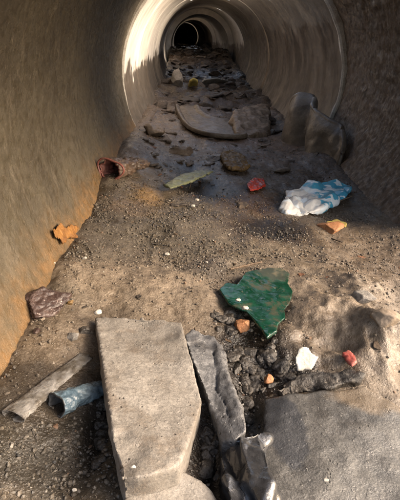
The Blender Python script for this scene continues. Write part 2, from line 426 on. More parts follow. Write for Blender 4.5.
S5 = pipe('drain_pipe', 14.63, 17.0, .80, .12, .04, 160, MID, 'sixth pipe section, a wider ring before the dark end', opening=light_gap_far, rough=.004)  # also widened, so its added opening stays out of view
S6 = pipe('drain_pipe', 17.03, 20.5, .70, .20, .09, 120, DIM, 'seventh pipe section, pale rim close to the dark end', ribs=((18.2,.014,.08),(19.4,.014,.08)), lip=.012)
S7 = pipe('drain_pipe', 20.53, 26, .69, .12, .09, 120, DIM, 'eighth pipe section, faint rings round the black hole', ribs=((22.5,.014,.08),(24.2,.014,.08)), lip=.024)
S8 = pipe('drain_pipe', 26.05, 37, .68, .12, .15, 120, DIM, 'last pipe section, black round hole at the end of the tunnel', ribs=((29,.012,.1),(33,.012,.1)), lip=.024)
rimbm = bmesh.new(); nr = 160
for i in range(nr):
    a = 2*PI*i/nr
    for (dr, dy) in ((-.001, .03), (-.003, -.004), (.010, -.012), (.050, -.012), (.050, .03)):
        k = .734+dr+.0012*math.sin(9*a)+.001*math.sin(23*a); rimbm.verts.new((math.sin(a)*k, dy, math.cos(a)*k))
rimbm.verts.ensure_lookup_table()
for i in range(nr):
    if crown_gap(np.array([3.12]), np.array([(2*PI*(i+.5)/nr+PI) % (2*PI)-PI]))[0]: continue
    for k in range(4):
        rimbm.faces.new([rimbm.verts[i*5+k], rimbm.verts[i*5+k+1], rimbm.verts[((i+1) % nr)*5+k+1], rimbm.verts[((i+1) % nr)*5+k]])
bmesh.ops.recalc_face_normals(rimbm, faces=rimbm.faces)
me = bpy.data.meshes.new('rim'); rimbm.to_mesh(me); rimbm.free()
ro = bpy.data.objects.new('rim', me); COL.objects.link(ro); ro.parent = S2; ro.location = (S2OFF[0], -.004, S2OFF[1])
me.materials.append(concrete('brightened lip', (.60,.56,.49), (.45,.41,.35), (.5,.47,.42), (.26,.22,.17)))  # paler than the liner: light on the lip is put into its colour
bm = bmesh.new(); bmesh.ops.create_cone(bm, cap_ends=True, segments=48, radius1=.95, radius2=.95, depth=.1, matrix=Matrix.Translation((float(cx(37)), 37.06, float(cz(37)))) @ Matrix.Rotation(PI/2, 4, 'X'))
me = bpy.data.meshes.new('end_cap'); bm.to_mesh(me); bm.free()
tag(link('end_cap', me, simple('dark end cap', (.05,.04,.03), (.03,.025,.02))), 'dark cap added to keep light out of the last pipe section', 'wall')  # unseen cap, added and coloured dark to keep the far end black

# ------------------------------------------------------------------ loose gravel (one mass)
def gravel():
    bm = bmesh.new(); bmesh.ops.create_icosphere(bm, subdivisions=1, radius=1)
    iv = np.array([v.co[:] for v in bm.verts]); fi = np.array([[v.index for v in f.verts] for f in bm.faces]); bm.free()
    n = 22000
    px = RNG.uniform(-5, 405, n*2); py = 150 + 350*RNG.uniform(0, 1, n*2)**1.25
    # scatter on the bed itself, denser on the gravelly zones
    xs = RNG.uniform(-.68, .60, n*3); ys = .28 + 3.0*RNG.uniform(0, 1, n*3)**1.4
    dens = np.full(len(xs), .11)
    for b, d in [(blob(150,215,120,34),1), (blob(60,270,40,30),.9), (blob(40,450,75,60),.9), (blob(330,232,90,26),.6), (blob(210,235,70,30),.9), (blob(255,365,45,40),.9), (blob(215,270,22,12),1.), (blob(130,290,70,24),-.16), (blob(345,335,50,36),-.12)]:
        dens = dens + d*bval(b, xs, ys)
    for b in (blob(207,186,24,8), blob(188,167,24,5)): dens = dens*(1-bval(b, xs, ys))
    dens *= .45+1.1*vnoise(P3(xs, ys)*14, 91)
    keep = RNG.uniform(0, 1, len(xs)) < dens; xs, ys = xs[keep][:n], ys[keep][:n]
    wall = np.sqrt(np.clip((R-.01)**2 - Hbase(xs, ys)**2, 0, None)); k = np.abs(xs) < wall; xs, ys = xs[k], ys[k]
    n = len(xs)
    zs = H(xs, ys); c0, w0 = zone(xs, ys)
    r = .0014 + .0036*RNG.uniform(0, 1, n)**3
    pal = np.array([(.085,.072,.055),(.12,.10,.078),(.05,.044,.038),(.165,.135,.10),(.22,.19,.155),(.45,.42,.37),(.20,.10,.05),(.06,.064,.068)])
    ci = RNG.choice(len(pal), n, p=[.29,.22,.25,.10,.06,.015,.02,.045]); cc = pal[ci]*RNG.uniform(.75, 1.2, (n, 1)); cc = cc*.40 + c0*.50
    sc = RNG.uniform(.55, 1.35, (n, 3))*r[:, None]; sc[:, 2] *= .75
    a = RNG.uniform(0, 2*PI, n); ca, sa = np.cos(a), np.sin(a)
    v = iv[None]*(1+RNG.uniform(-.25, .25, (n, len(iv), 1)))*sc[:, None, :]
    V = np.stack([v[..., 0]*ca[:, None]-v[..., 1]*sa[:, None]+xs[:, None], v[..., 0]*sa[:, None]+v[..., 1]*ca[:, None]+ys[:, None], v[..., 2]+(zs+r*.25)[:, None]], -1).reshape(-1, 3)
    F = (fi[None]+(np.arange(n)*len(iv))[:, None, None]).reshape(-1, 3)
    me = newmesh('gravel', V, F, False); vattr(me, 'tint', np.repeat(cc, len(iv), 0), 'FLOAT_COLOR'); vattr(me, 'wet', np.repeat(w0, len(iv)))
    g = G('loose grit'); t = g.attr('tint'); g.set(Base_Color=g.mix(g.ramp(g.noise(160, 3), .35, .65, 0, .6), t, (.5,.48,.45), 'MULTIPLY'), Roughness=g.math('SUBTRACT', .72, g.math('MULTIPLY', g.attr('wet', 'Fac'), .42)))
    o = link('gravel', me, g.m, base=False); tag(o, 'loose grit and pebbles strewn over the mud floor', 'gravel', kind='stuff')
gravel()

# ------------------------------------------------------------------ the slabs in front
M_PALE = concrete('pale worn concrete', (.215,.198,.175), (.15,.136,.118), (.26,.24,.215), (.115,.092,.07))
M_GREY = simple('wet grey concrete', (.235,.22,.20), (.145,.135,.125), 10, (.25,.6), 120, .002, fleck=(.36,.33,.29))
M_DARK = simple('dark slate', (.145,.145,.145), (.085,.085,.09), 22, (.28,.55), 110, .003, fleck=(.25,.24,.23))
M_SLATE = concrete('wet slate', (.135,.135,.135), (.08,.08,.082), (.21,.205,.20), (.04,.038,.037), (.22, .5))
M_BLACK = simple('wet black stone', (.030,.027,.024), (.075,.064,.052), 30, (.2,.6), 170, .004, fleck=(.13,.115,.095))
M_BROWN = simple('brown rubble', (.115,.08,.052), (.19,.14,.095), 14, (.4,.75), 120, .003)
tag(link('concrete_slab', slab_mesh('slab', pts([(95,317,.02),(140,315,.025),(182,321,.03),(193,360,.045),(203,401,.06),(190,440,.07),(178,466,.075),(150,474,.08),(119,480,.08),(110,440,.065),(104,398,.05)], 0), .075, .0040, .004, 9, 2, chip=.005, amp2=.0020, seed=3), M_PALE),
    'large pale concrete slab lying propped in the middle of the foreground', 'slab')
tag(link('concrete_slab', slab_mesh('slab', pts([(118,500),(140,481),(176,468),(200,478),(216,492),(224,520),(215,560),(112,560)], .03), .07, .006, .004, 12, 4, seed=5), M_PALE),
    'rounded pale slab cut off by the bottom edge, just below the large pale slab', 'slab')
def grey_slab():
    me = slab_mesh('slab', pts([(264,399,.035),(290,393,.035),(335,389,.035),(366,386,.035),(392,400,.035),(425,428,.035),(440,470,.035),(440,570,.035),(262,570,.03),(257,500,.03),(262,440,.03)], 0), .07, .005, .006, 8, 4, chip=.005, amp2=.0018, seed=8)
    co = verts(me); d1 = blob(282, 432, 24, 46); d2 = blob(385, 405, 60, 26)
    vattr(me, 'damp', bval(d1, co[:, 0], co[:, 1])); vattr(me, 'silt', bval(d2, co[:, 0], co[:, 1]))
    m = concrete('wet grey slab', (.092,.088,.081), (.055,.053,.049), (.17,.162,.15), (.045,.041,.036), (.2, .55), True)
    tag(link('concrete_slab', me, m), 'broad wet grey slab with a dark damp patch filling the bottom right', 'slab')
grey_slab()
tag(link('slate_stone', groove(slab_mesh('slate', pts([(184,334,.03),(192,328,.035),(214,334,.04),(224,345,.045),(230,372,.05),(240,404,.055),(247,430,.055),(236,440,.05),(222,442,.05),(214,415,.05),(202,380,.045),(191,355,.04)], 0), .07, .0036, .006, 14, 3, amp2=.0028, chip=.006, seed=12), [(213,350),(217,368),(216,384),(224,400),(229,418)], .045, .007, .0018), M_SLATE),
    'long narrow dark grey stone leaning along the right side of the large pale slab', 'stone')
tag(link('broken_slab', slab_mesh('broken', pts([(300,374),(318,370),(331,372),(348,369),(366,373),(361,381),(345,382),(330,388),(300,390),(276,394),(281,384)], .016), .035, .0032, .006, 20, 2, chip=.008, amp2=.003, seed=14), M_BLACK),
    'thin dark wet strip of stone along the top edge of the grey slab', 'stone')
M_BAG = simple('black plastic film', (.016,.016,.017), (.04,.04,.042), 9, (.08,.24), 60, .003, spec=.6, coat=.2)
tag(link('plastic_bag', slab_mesh('bag', pts([(220,446,.02),(238,433,.05),(258,430,.055),(270,436,.03),(268,458,.05),(274,480,.03),(280,505,.03),(276,560,.04),(232,560,.04),(228,490,.05),(219,465,.03)], 0), .05, .0032, .002, 12, 1, fold=.013, ffreq=13, amp2=.0006, seed=18), M_BAG),
    'crumpled shiny dark plastic bag wedged against the left edge of the grey slab', 'bag')
# wet black rubble in the channel between slabs
BS = [((251,352),11,7), ((268,356),12,8), ((284,364),13,7), ((244,366),9,8), ((262,374),10,7), ((238,352),8,5), ((288,379),9,6), ((252,386),9,8), ((210,452),11,8), ((203,470),9,8), ((205,438),8,7), ((275,343),9,5), ((262,392),7,6), ((228,330),8,5), ((216,318),8,6), ((273,386),8,5), ((246,330),7,5)]
rr = random.Random(3)
while len(BS) < 130:
    px, py = rr.choice([(rr.gauss(264, 17), rr.gauss(364, 11)), (rr.gauss(210, 7), rr.uniform(430, 480)), (rr.gauss(246, 6), rr.uniform(330, 425)), (rr.gauss(232, 9), rr.gauss(322, 8)), (rr.gauss(101, 2), rr.uniform(395, 465))])
    q = rr.uniform(1.6, 6.2); BS.append(((px, py), q*rr.uniform(1, 1.7), q*rr.uniform(.7, 1)))
for i, ((px, py), a, b) in enumerate(BS):
    s = pxm(px, py); me = stone_mesh('stone', (a*s, b*s*1.5, b*s*.9), 40+i, 5+i % 6, 3 if a < 6 else 4, .2+.05*(i % 4), 1.8+.3*(i % 3))
    me.transform(Matrix.Rotation(random.uniform(0, 6), 4, 'Z')); me.transform(Matrix.Translation(P(px, py, -b*s*(.35 if i < 17 else -.15))))
    tag(link('wet_stone', me, M_BLACK), 'wet black lump of rubble packed in the gaps between the foreground slabs', 'stone', 'wet black rubble between the slabs')

# ------------------------------------------------------------------ litter
def tube(name, p0, p1, r0, r1, mat_out, mat_in, seed, crumple=.1, flat=1., th=.004, sub=None, squash_end=None):
    """crushed open tube; returns outer and inner shells in one mesh with two materials"""
    d = (p1-p0); L = d.length; d.normalize(); up = Vector((0, 0, 1)); s = d.cross(up).normalized(); up = s.cross(d)
    n, m = 44, 64; V = []; t = np.linspace(0, 1, n); a = np.linspace(0, 2*PI, m, endpoint=False)
    T, A = np.meshgrid(t, a, indexing='ij'); q = np.stack([np.cos(A), np.sin(A), T*L/r0], -1)
    rr = (r0+(r1-r0)*T)*(1 + crumple*ridged(q, 1.1, 3, seed) - crumple*.5 + crumple*.4*fbm(q, 3, 2, seed+4))
    if squash_end: fl = flat + (squash_end-flat)*T
    else: fl = np.full_like(T, flat)
    pos = np.array(p0)[None, None] + T[..., None]*L*np.array(d) + (np.cos(A)*rr)[..., None]*np.array(s) + (np.sin(A)*rr*fl)[..., None]*np.array(up)
    me = newmesh(name, pos.reshape(-1, 3), gridfaces(n, m, True))
    bm = bmesh.new(); bm.from_mesh(me); bm.verts.ensure_lookup_table()
    bm.faces.new([bm.verts[(n-1)*m+j] for j in range(m)]); bmesh.ops.recalc_face_normals(bm, faces=bm.faces); bm.to_mesh(me); bm.free()
    me.materials.append(mat_out); me.materials.append(mat_in)
    me = modded(me, [('SOLIDIFY', dict(thickness=th, offset=-1, material_offset=1, material_offset_rim=1))])
    return me
M_BLUE = simple('pale blue film', (.055,.085,.11), (.14,.185,.21), 22, (.2,.45), 70, .004, fleck=(.06,.08,.09))
M_HOLE = simple('dark inside', (.05,.05,.05), (.03,.03,.03))  # darker colour for the can's inner shell
s = pxm(75, 400)
o = link('crushed_can', tube('can', P(56, 405, 9*s), P(103, 387, 9*s), 11.5*s, 9*s, M_BLUE, M_HOLE, 5, .22, .9, .003, squash_end=.7), None)
tag(o, 'crushed pale blue can with an open dark end left of the large pale slab', 'can')
g = G('clear dirty plastic'); c = g.mix(g.ramp(g.noise(30, 5), .4, .65), (.74,.71,.67), (.30,.26,.21))
g.set(Base_Color=c, Roughness=g.ramp(g.noise(40, 3), .3, .7, .12, .4), Transmission_Weight=.8, IOR=1.25, Normal=g.bump(g.noise(55, 4, .6), .8, .005)); M_CLEAR = g.m
s = pxm(45, 385)
o = link('plastic_bottle', tube('bottle', P(12, 416, 5*s), P(86, 356, 4*s), 11*s, 8*s, M_CLEAR, M_CLEAR, 15, .3, .42, .0015, squash_end=.35), None)
tag(o, 'flattened clear plastic bottle half sunk in grit by the left wall', 'bottle')
# dark shiny lump at the foot of the left wall
M_LUMP = simple('wet purple brown rock', (.035,.021,.018), (.085,.058,.050), 34, (.2,.45), 90, .004, fleck=(.28,.22,.20))
s = pxm(45, 305); me = stone_mesh('stone', (17*s, 24*s, 13*s), 81, 6, 5, .2, 2.0); me.transform(Matrix.Rotation(-.9, 4, 'Z')); me.transform(Matrix.Translation(P(46, 303, 5*s)))
tag(link('rock', me, M_LUMP), 'glossy dark purplish rock at the foot of the ochre left wall', 'rock')
# green glass
def glass():
    out = [(219,287,.035),(226,281,.04),(237,283,.045),(246,270,.03),(268,266,.025),(282,266,.02),(290,272,.02),(288,281,.02),(293,289,.02),(290,301,.025),(285,307,.025),(286,315,.03),(278,322,.03),(277,329,.03),(267,335,.03),(262,327,.04),(252,315,.045),(246,309,.047),(238,306,.045),(228,301,.04)]
    me = slab_mesh('glass', [p+Vector((0,0,-.006)) for p in flat(out, 0)], .007, .0022, .004, 16, 1, taper=1., amp2=.0002, seed=22)
    co = verts(me); d1 = blob(272, 276, 26, 13); vattr(me, 'mud', bval(d1, co[:, 0], co[:, 1]))
    g = G('bottle green glass'); c = g.mix(g.ramp(g.noise(26, 5, .6), .40, .68), (.004,.042,.022), (.014,.085,.052))
    c = g.mix(g.ramp(g.noise(70, 3), .64, .72, 0, .75), c, (.22,.22,.17))
    film = g.ramp(g.math('ADD', g.attr('mud', 'Fac'), g.math('MULTIPLY', g.math('SUBTRACT', g.noise(24, 5, .7), .5), 1.1)), .40, .75)
    c = g.mix(g.math('MULTIPLY', film, .9), c, (.028,.030,.022))
    smear = g.ramp(g.noise(16, 6, .75), .52, .64); c = g.mix(g.math('MULTIPLY', smear, .8), c, (.10,.085,.055))
    g.set(Base_Color=c, Roughness=g.math('ADD', g.ramp(g.noise(30, 3), .3, .7, .12, .34), g.math('MULTIPLY', film, .25)), Transmission_Weight=g.math('SUBTRACT', .55, g.math('MULTIPLY', film, .5)), IOR=1.5, Normal=g.bump(g.noise(40, 3), .5, .003))
    tag(link('glass_shard', me, g.m), 'broken sheet of bottle green glass half buried in mud', 'glass')
glass()
def scrap(name, outline, elev, th, mat, label, cat, crump=.004, cfreq=40, voxel=.003, seed=0, amp=.002, group=None, taper=1., smooth=2):
    me = slab_mesh(name, flat(outline, elev), th, voxel, amp, 30, smooth, taper=taper, crump=crump, cfreq=cfreq, amp2=.0006, seed=seed)
    return tag(link(name, me, mat), label, cat, group)
M_WHITE = simple('white plastic', (.44,.42,.38), (.33,.31,.27), 25, (.35,.6), 80, .002)
M_CHIP = simple('pale chip', (.42,.39,.34), (.30,.27,.23), 60)
M_ORANGE = simple('orange brick', (.27,.115,.045), (.34,.17,.08), 40, (.5,.8), 150, .003)
M_RED = simple('faded red plastic', (.27,.05,.04), (.33,.11,.085), 30, (.3,.5), 90, .002)
M_OLIVE = simple('olive film', (.11,.12,.065), (.17,.175,.10), 18, (.3,.55), 80, .003)
M_LEAF = simple('dead leaf', (.23,.105,.022), (.12,.05,.014), 40, (.5,.8), 90, .003)
M_OCHRE = simple('yellow brown leaf', (.16,.095,.030), (.07,.042,.018), 30, (.45,.75), 90, .003)
M_YEL = simple('yellow scrap', (.50,.40,.11), (.36,.27,.08), 30, (.4,.7), 90, .002)
def brick(px, py, a, b, mat, name, label, cat, seed, rot=0., lift=.3, group=None):
    s = pxm(px, py); me = stone_mesh(name, (a*s, a*s*.9, b*s), seed, 10, 4, .12, 2.2); me.transform(Matrix.Rotation(rot, 4, 'Z')); me.transform(Matrix.Translation(P(px, py, b*s*lift)))
    return tag(link(name, me, mat), label, cat, group)
brick(241,325,9,7.5, M_ORANGE, 'brick_fragment', 'orange brick fragment just below the green glass', 'brick', 101, .4, .7)
brick(268,379,5.5,5, M_ORANGE, 'brick_fragment', 'small orange chip on the black rubble between the slabs', 'brick', 102, .8, 1.6)
brick(330,227,14,6, M_ORANGE, 'brick_fragment', 'flat orange brown brick piece beside a yellow scrap on the grit', 'brick', 103, .2, .3)
scrap('paper_scrap', [(326,222),(336,219),(347,223),(346,227),(338,224),(330,226)], .012, .004, M_YEL, 'thin yellow scrap curled over the flat orange brick piece', 'scrap', .003, seed=31)
scrap('plastic_scrap', [(297,370,.03),(295,357,.045),(299,347,.055),(308,345,.055),(312,352,.045),(319,356,.035),(312,369,.03)], 0, .006, M_WHITE, 'bright white torn plastic piece above the grey slab', 'scrap', .001, seed=33)
scrap('plastic_scrap', [(342,352),(349,349),(355,355),(356,362),(352,366),(346,359)], .016, .006, M_RED, 'small faded red plastic piece on the tan mud mound', 'scrap', .003, seed=34)
scrap('plastic_scrap', [(247,184),(254,178),(263,178),(265,185),(258,189),(250,190)], .02, .006, simple('bright red wrapper', (.40,.045,.028), (.25,.025,.015), 30, (.15,.4)), 'bright red wrapper scrap left of the blue and white bag', 'scrap', .006, 30, seed=35)
def wallP(px, py, gap=.012):
    d = ray(px, py); rr = R-gap; A = d.x**2+d.z**2; B = CAM.x*d.x+CAM.z*d.z; Cc = CAM.x**2+CAM.z**2-rr*rr
    return CAM + d*((-B+math.sqrt(B*B-A*Cc))/A)
me = slab_mesh('leaf', [wallP(*q) for q in [(53,229),(58,226),(60,222),(66,227),(71,224),(79,226),(75,232),(78,236),(69,236),(63,243),(60,237),(55,236)]], .008, .0020, .002, 30, 4, taper=1., crump=.003, cfreq=40, seed=36)
tag(link('dead_leaf', me, M_LEAF), 'orange dead leaf stuck to the foot of the left wall', 'leaf')
scrap('dead_leaf', [(222,152),(232,150),(243,156),(249,166),(240,170),(228,167),(222,160)], .03, .008, M_OCHRE, 'yellow brown crumpled leaf on the brown mud mound', 'leaf', .014, 24, .004, seed=37)
scrap('plastic_strip', [(164,184),(180,175),(200,170),(213,171),(203,176),(186,183),(170,188)], .04, .007, M_OLIVE, 'olive green curled plastic strip at the edge of the dark puddle', 'scrap', .006, 22, .004, seed=38)
# blue and white bag
def bluebag():
    me = slab_mesh('bag', pts([(279,209,.01),(284,203,.03),(285,191,.035),(297,187,.05),(312,182,.06),(330,180,.06),(344,182,.04),(352,187,.02),(345,197,.035),(330,203,.045),(322,209,.03),(303,214,.015),(288,213,.01)], 0), .022, .0036, .003, 12, 1, fold=.028, ffreq=7, seed=44, taper=.97)
    g = G('blue and white film'); x, y, z = g.xyz()
    q = g.math('ADD', g.math('MULTIPLY', x, 1.), g.math('MULTIPLY', g.math('SUBTRACT', g.noise(13, 3, .6), .5), .34))
    c = g.mix(g.ramp(q, -.03, .01), (.56,.555,.53), (.06,.29,.42))
    c = g.mix(g.ramp(g.noise(15, 2, .5, scale=(1, 1.6, 1)), .54, .58), c, (.60,.66,.68))
    c = g.mix(g.ramp(g.noise(38, 4, .6), .60, .72, 0, .7), c, (.25,.21,.16))
    g.set(Base_Color=c, Roughness=.3, Normal=g.bump(g.noise(70, 3, .6), .5, .002))
    tag(link('plastic_bag', me, g.m), 'crumpled blue and white plastic bag on the mud before the right wall', 'bag')
bluebag()
# white bone-like sticks by the right wall
for a, b, r in [((344,163),(357,161),.008), ((347,169),(357,168),.010), ((352,171),(356,162),.008)]:
    p0, p1 = P(*a, .015), P(*b, .02); me = tube('stick', p0, p1, r, r*.8, M_WHITE, M_WHITE, 61, .3, .8, .003)
    tag(link('white_stick', me, None), 'short off-white stick lying where the mud meets the right wall', 'stick', 'white sticks by the right wall')
# crushed red can on the left
M_RUST = simple('muddy tin', (.065,.045,.032), (.12,.08,.055), 24, (.3,.55), 60, .005, fleck=(.30,.20,.14))
M_PINK = simple('red inner lining', (.22,.075,.058), (.30,.14,.11), 20, (.3,.5), 60, .003, contrast=(.4,.7))
s = pxm(120, 166)
p0, p1 = P(110, 170, 6*s), P(139, 163, 8*s)
o = thing('crushed_can', P(120, 172), 'muddy crushed can with its red lined mouth open, by the left wall', 'can')
link('body', tube('body', p0, p1, 12*s, 11*s, M_RUST, M_PINK, 71, .35, .8, .005, squash_end=.5), None, o)
# the rim folded round its mouth
d = (p1-p0).normalized(); sd = d.cross(Vector((0,0,1))).normalized(); up = sd.cross(d); bmv = []
for i in range(40):
    a = 2*PI*i/40; rr = 12*s*(1+.14*math.sin(3*a+1)); cpt = p0 - d*.003 + sd*math.cos(a)*rr + up*math.sin(a)*rr*.8
    rad = (sd*math.cos(a)+up*math.sin(a)).normalized()
    for k in range(8):
        b = 2*PI*k/8; bmv.append(cpt + rad*math.cos(b)*.0045 + d*math.sin(b)*.0045)
F = [[i*8+k, i*8+(k+1) % 8, ((i+1) % 40)*8+(k+1) % 8, ((i+1) % 40)*8+k] for i in range(40) for k in range(8)]
link('rim', newmesh('rim', [tuple(v) for v in bmv], F), M_PINK, o)

# ------------------------------------------------------------------ torn rubber sheet at the right
def sheet():
    A, B = P(284, 140), P(338, 165); s = (A-CAM).length/FPX
    n, m = 60, 40; u = np.linspace(0, 1, n)[:, None]; v = np.linspace(0, 1, m)[None, :]
    hgt = np.interp(np.linspace(0, 1, n), [0, .06, .14, .26, .42, .6, .8, .92, 1], [.20, .31, .35, .335, .29, .25, .20, .14, .07])[:, None]
    base = np.array(A)[None, None]*(1-u[..., None]) + np.array(B)[None, None]*u[..., None] + 0*v[..., None]
    d = np.array((B-A).normalized()); perp = np.array((d[1], -d[0], 0)); perp = perp if perp[1] < 0 else -perp      # towards the camera
    wav = .046*np.sin(u*10.5+1.6*v+.4+1.5*u*u)*(1-.25*v) + .012*np.sin(u*21+2+v*4)
    lean = -.11*v**1.3 + .16*np.clip(v-.7, 0, 1)**1.2
    z = hgt*np.sin(v*1.95)/.995*(.86+.14*v) - .03*(1-v)
    pos = base + (wav+lean)[..., None]*perp + z[..., None]*np.array((0,0,1)) + (.05*v*(1-u))[..., None]*(-d)
    pos = pos + (.012*fbm(pos, 9, 3, 5) + .016*creases(pos*np.array((1, 1, .45)), 5, 5, 4) + .03*fbm(pos*np.array((1, 1, .5)), 6, 2, 9))[..., None]*perp
    me = newmesh('sheet', pos.reshape(-1, 3), gridfaces(n, m)); me = modded(me, [('SOLIDIFY', dict(thickness=.026, offset=0)), ('SUBSURF', dict(levels=1))])
    tag(link('rubber_sheet', me, simple('grey rubber', (.15,.122,.092), (.07,.055,.042), 10, (.3,.55), 60, .003)), 'torn grey rubber sheet standing in folds against the right wall', 'sheet')
sheet()
# sunken curved fragment of an older pipe
def shell():
    c = P(214, 114); s = (c-CAM).length/FPX; ex = 37*s; ey = c.y - P(214, 141).y
    n, m = 40, 70
    a = np.radians(np.linspace(172, 300, m))[None, :]; w = np.linspace(0, 1, n)[:, None]
    r = (.42 + .58*w)*(1+.03*np.sin(a*5))
    x = c.x + np.cos(a)*ex*r; y = c.y + np.sin(a)*ey*r
    z = c.z - .02 + .02*(1-w) + .02*np.exp(-((w-.03)/.04)**2) + .006*np.exp(-((w-.5)/.02)**2) + .03*sstep(.8, 1, w) + .03*np.cos(a)*-1
    me = newmesh('shell', np.stack(np.broadcast_arrays(x, y, z), -1).reshape(-1, 3), gridfaces(n, m)); me = modded(me, [('SOLIDIFY', dict(thickness=.035, offset=-1)), ('SUBSURF', dict(levels=1))])
    co = verts(me); setverts(me, co + normals(me)*(.006*fbm(co, 10, 3, 8))[:, None])
    tag(link('pipe_fragment', me, simple('muddy concrete shell', (.075,.055,.038), (.14,.11,.08), 9, (.35,.6), 80, .003)), 'dished curved fragment of pipe sunk in the mud at the middle of the tunnel floor', 'fragment')
shell()
# ------------------------------------------------------------------ rubble in the middle distance and beyond
tag(link('concrete_chunk', slab_mesh('chunk', pts([(234,111,.12),(250,106,.13),(268,105,.13),(270,118,.10),(268,133,.03),(250,134,.03),(236,132,.03),(230,122,.07)], 0),   .14, .010, .02, 8, 2, crump=.022, cfreq=8, seed=51), M_BROWN), 'blocky brown concrete chunk left of the grey rubber sheet', 'chunk')
brick(180,152,17,6, M_BROWN, 'concrete_chunk', 'flat brown chunk at the upper edge of the dark puddle', 'chunk', 111, .3, .3)
brick(153,131,12,8, M_BROWN, 'concrete_chunk', 'brown chunk at the foot of the left wall beyond the crushed red can', 'chunk', 112, .9)
brick(232,125,8,6, M_DARK, 'concrete_chunk', 'small grey stone at the left foot of the blocky chunk', 'stone', 113, .9, .6)
brick(365,298,13,7, M_PALE, 'mud_stone', 'mud coated pale stone on the crest of the right hand mound', 'stone', 114, .9, .1)
brick(385,318,14,7, simple('tan stone', (.23,.18,.13), (.17,.13,.09), 14), 'mud_stone', 'tan stone half buried at the right edge, on the mud mound', 'stone', 115, .2, .1)
brick(272,132,3.5,4, M_PALE, 'pebble', 'small pale pebble standing between the blocky chunk and the rubber sheet', 'stone', 116, .2, .6)
def mound_stones():
    src = [stone_mesh('rubble', (1, .85, .6), 200+i, 9, 4, .14, 2.0) for i in range(7)]
    for me in src: me.materials.append(M_RUB)
    for i in range(270):
        y = 2.5 + 10.5*random.random()**.9; hw = .5; x = random.uniform(-.60, .52)
        if y < 3.4 and random.random() < .5: continue
        x += float(cx(y)); r = random.choice([.03, .04, .055, .08, .12])*(1+.02*y)
        if y < 3.6: r = min(r, .035)
        z = float(H(np.array([x]), np.array([y]))[0])
        ob = bpy.data.objects.new('rubble_stone', src[i % 7]); ob.location = (x, y, z-r*.1); ob.scale = (r, r*random.uniform(.8, 1.3), r*random.uniform(.7, 1.1)); ob.rotation_euler = (random.uniform(-.4,.4), random.uniform(-.4,.4), random.uniform(0, 6))
        COL.objects.link(ob); tag(ob, 'dark wet rubble stone in the heap along the deeper tunnel floor', 'stone', 'rubble stones deeper in the tunnel')
M_RUB = simple('dark rubble', (.06,.042,.03), (.135,.10,.072), 3, (.25,.55), 14, .03, fleck=(.2,.16,.12))
mound_stones()
def flakes():
    mats = [simple('dark flake', (.035,.027,.021), (.075,.058,.042), 60, (.2,.6)), simple('brown flake', (.12,.075,.04), (.07,.045,.026), 60, (.35,.7)), simple('grey flake', (.16,.15,.135), (.09,.085,.078), 60, (.3,.7)), simple('rust flake', (.20,.085,.035), (.12,.05,.022), 60, (.4,.7))]
    src = []
    for i in range(8):
        r = random.Random(i); n = r.randint(5, 8); q = [Vector((math.cos(2*PI*k/n)*r.uniform(.5, 1.1), math.sin(2*PI*k/n)*r.uniform(.35, .8), .12*r.uniform(-1, 1))) for k in range(n)]
        me = slab_mesh('flake', q, .16, .07, .08, 1.6, 1, taper=1., amp2=.03, fold=.12, ffreq=.9, seed=i); me.materials.append(mats[(i*3) % 4 if i < 6 else i % 2]); src.append(me)
    k = 0
    while k < 180:
        x = random.uniform(-.62, .5); y = .5 + 2.6*random.random()**1.1
        if y < 1.15 and -.42 < x < .35 and random.random() < .8: continue
        r = random.choice([.005, .007, .009, .012, .018]); z = float(H(np.array([x]), np.array([y]))[0])
        if y > 1.6 and random.random() < .4: r *= 1.7
        ob = bpy.data.objects.new('debris_flake', src[k % 8]); ob.location = (x, y, z + r*.08); ob.scale = (r, r, r*.9); ob.rotation_euler = (random.uniform(-.3,.3), random.uniform(-.3,.3), random.uniform(0, 6))
        COL.objects.link(ob); tag(ob, 'small flat scrap of brown, grey or black debris pressed in the mud', 'debris', 'small flat scraps in the mud'); k += 1
    tw = [tube('twig', Vector((-.5, 0, 0)), Vector((.5, .06*b, .04)), .035, .02, M_TWIG, M_TWIG, b+3, .35, 1., .01) for b in (-1, 1, 2)]
    for k in range(26):
        x = random.uniform(-.6, .48); y = .7 + 2.4*random.random(); z = float(H(np.array([x]), np.array([y]))[0]); L = random.uniform(.03, .11)
        ob = bpy.data.objects.new('twig', tw[k % 3]); ob.location = (x, y, z+.004); ob.scale = (L, L*.8, L*.8); ob.rotation_euler = (0, random.uniform(-.15, .15), random.uniform(0, 6)); COL.objects.link(ob)
        tag(ob, 'thin dark twig lying loose in the silt', 'twig', 'loose twigs in the silt')
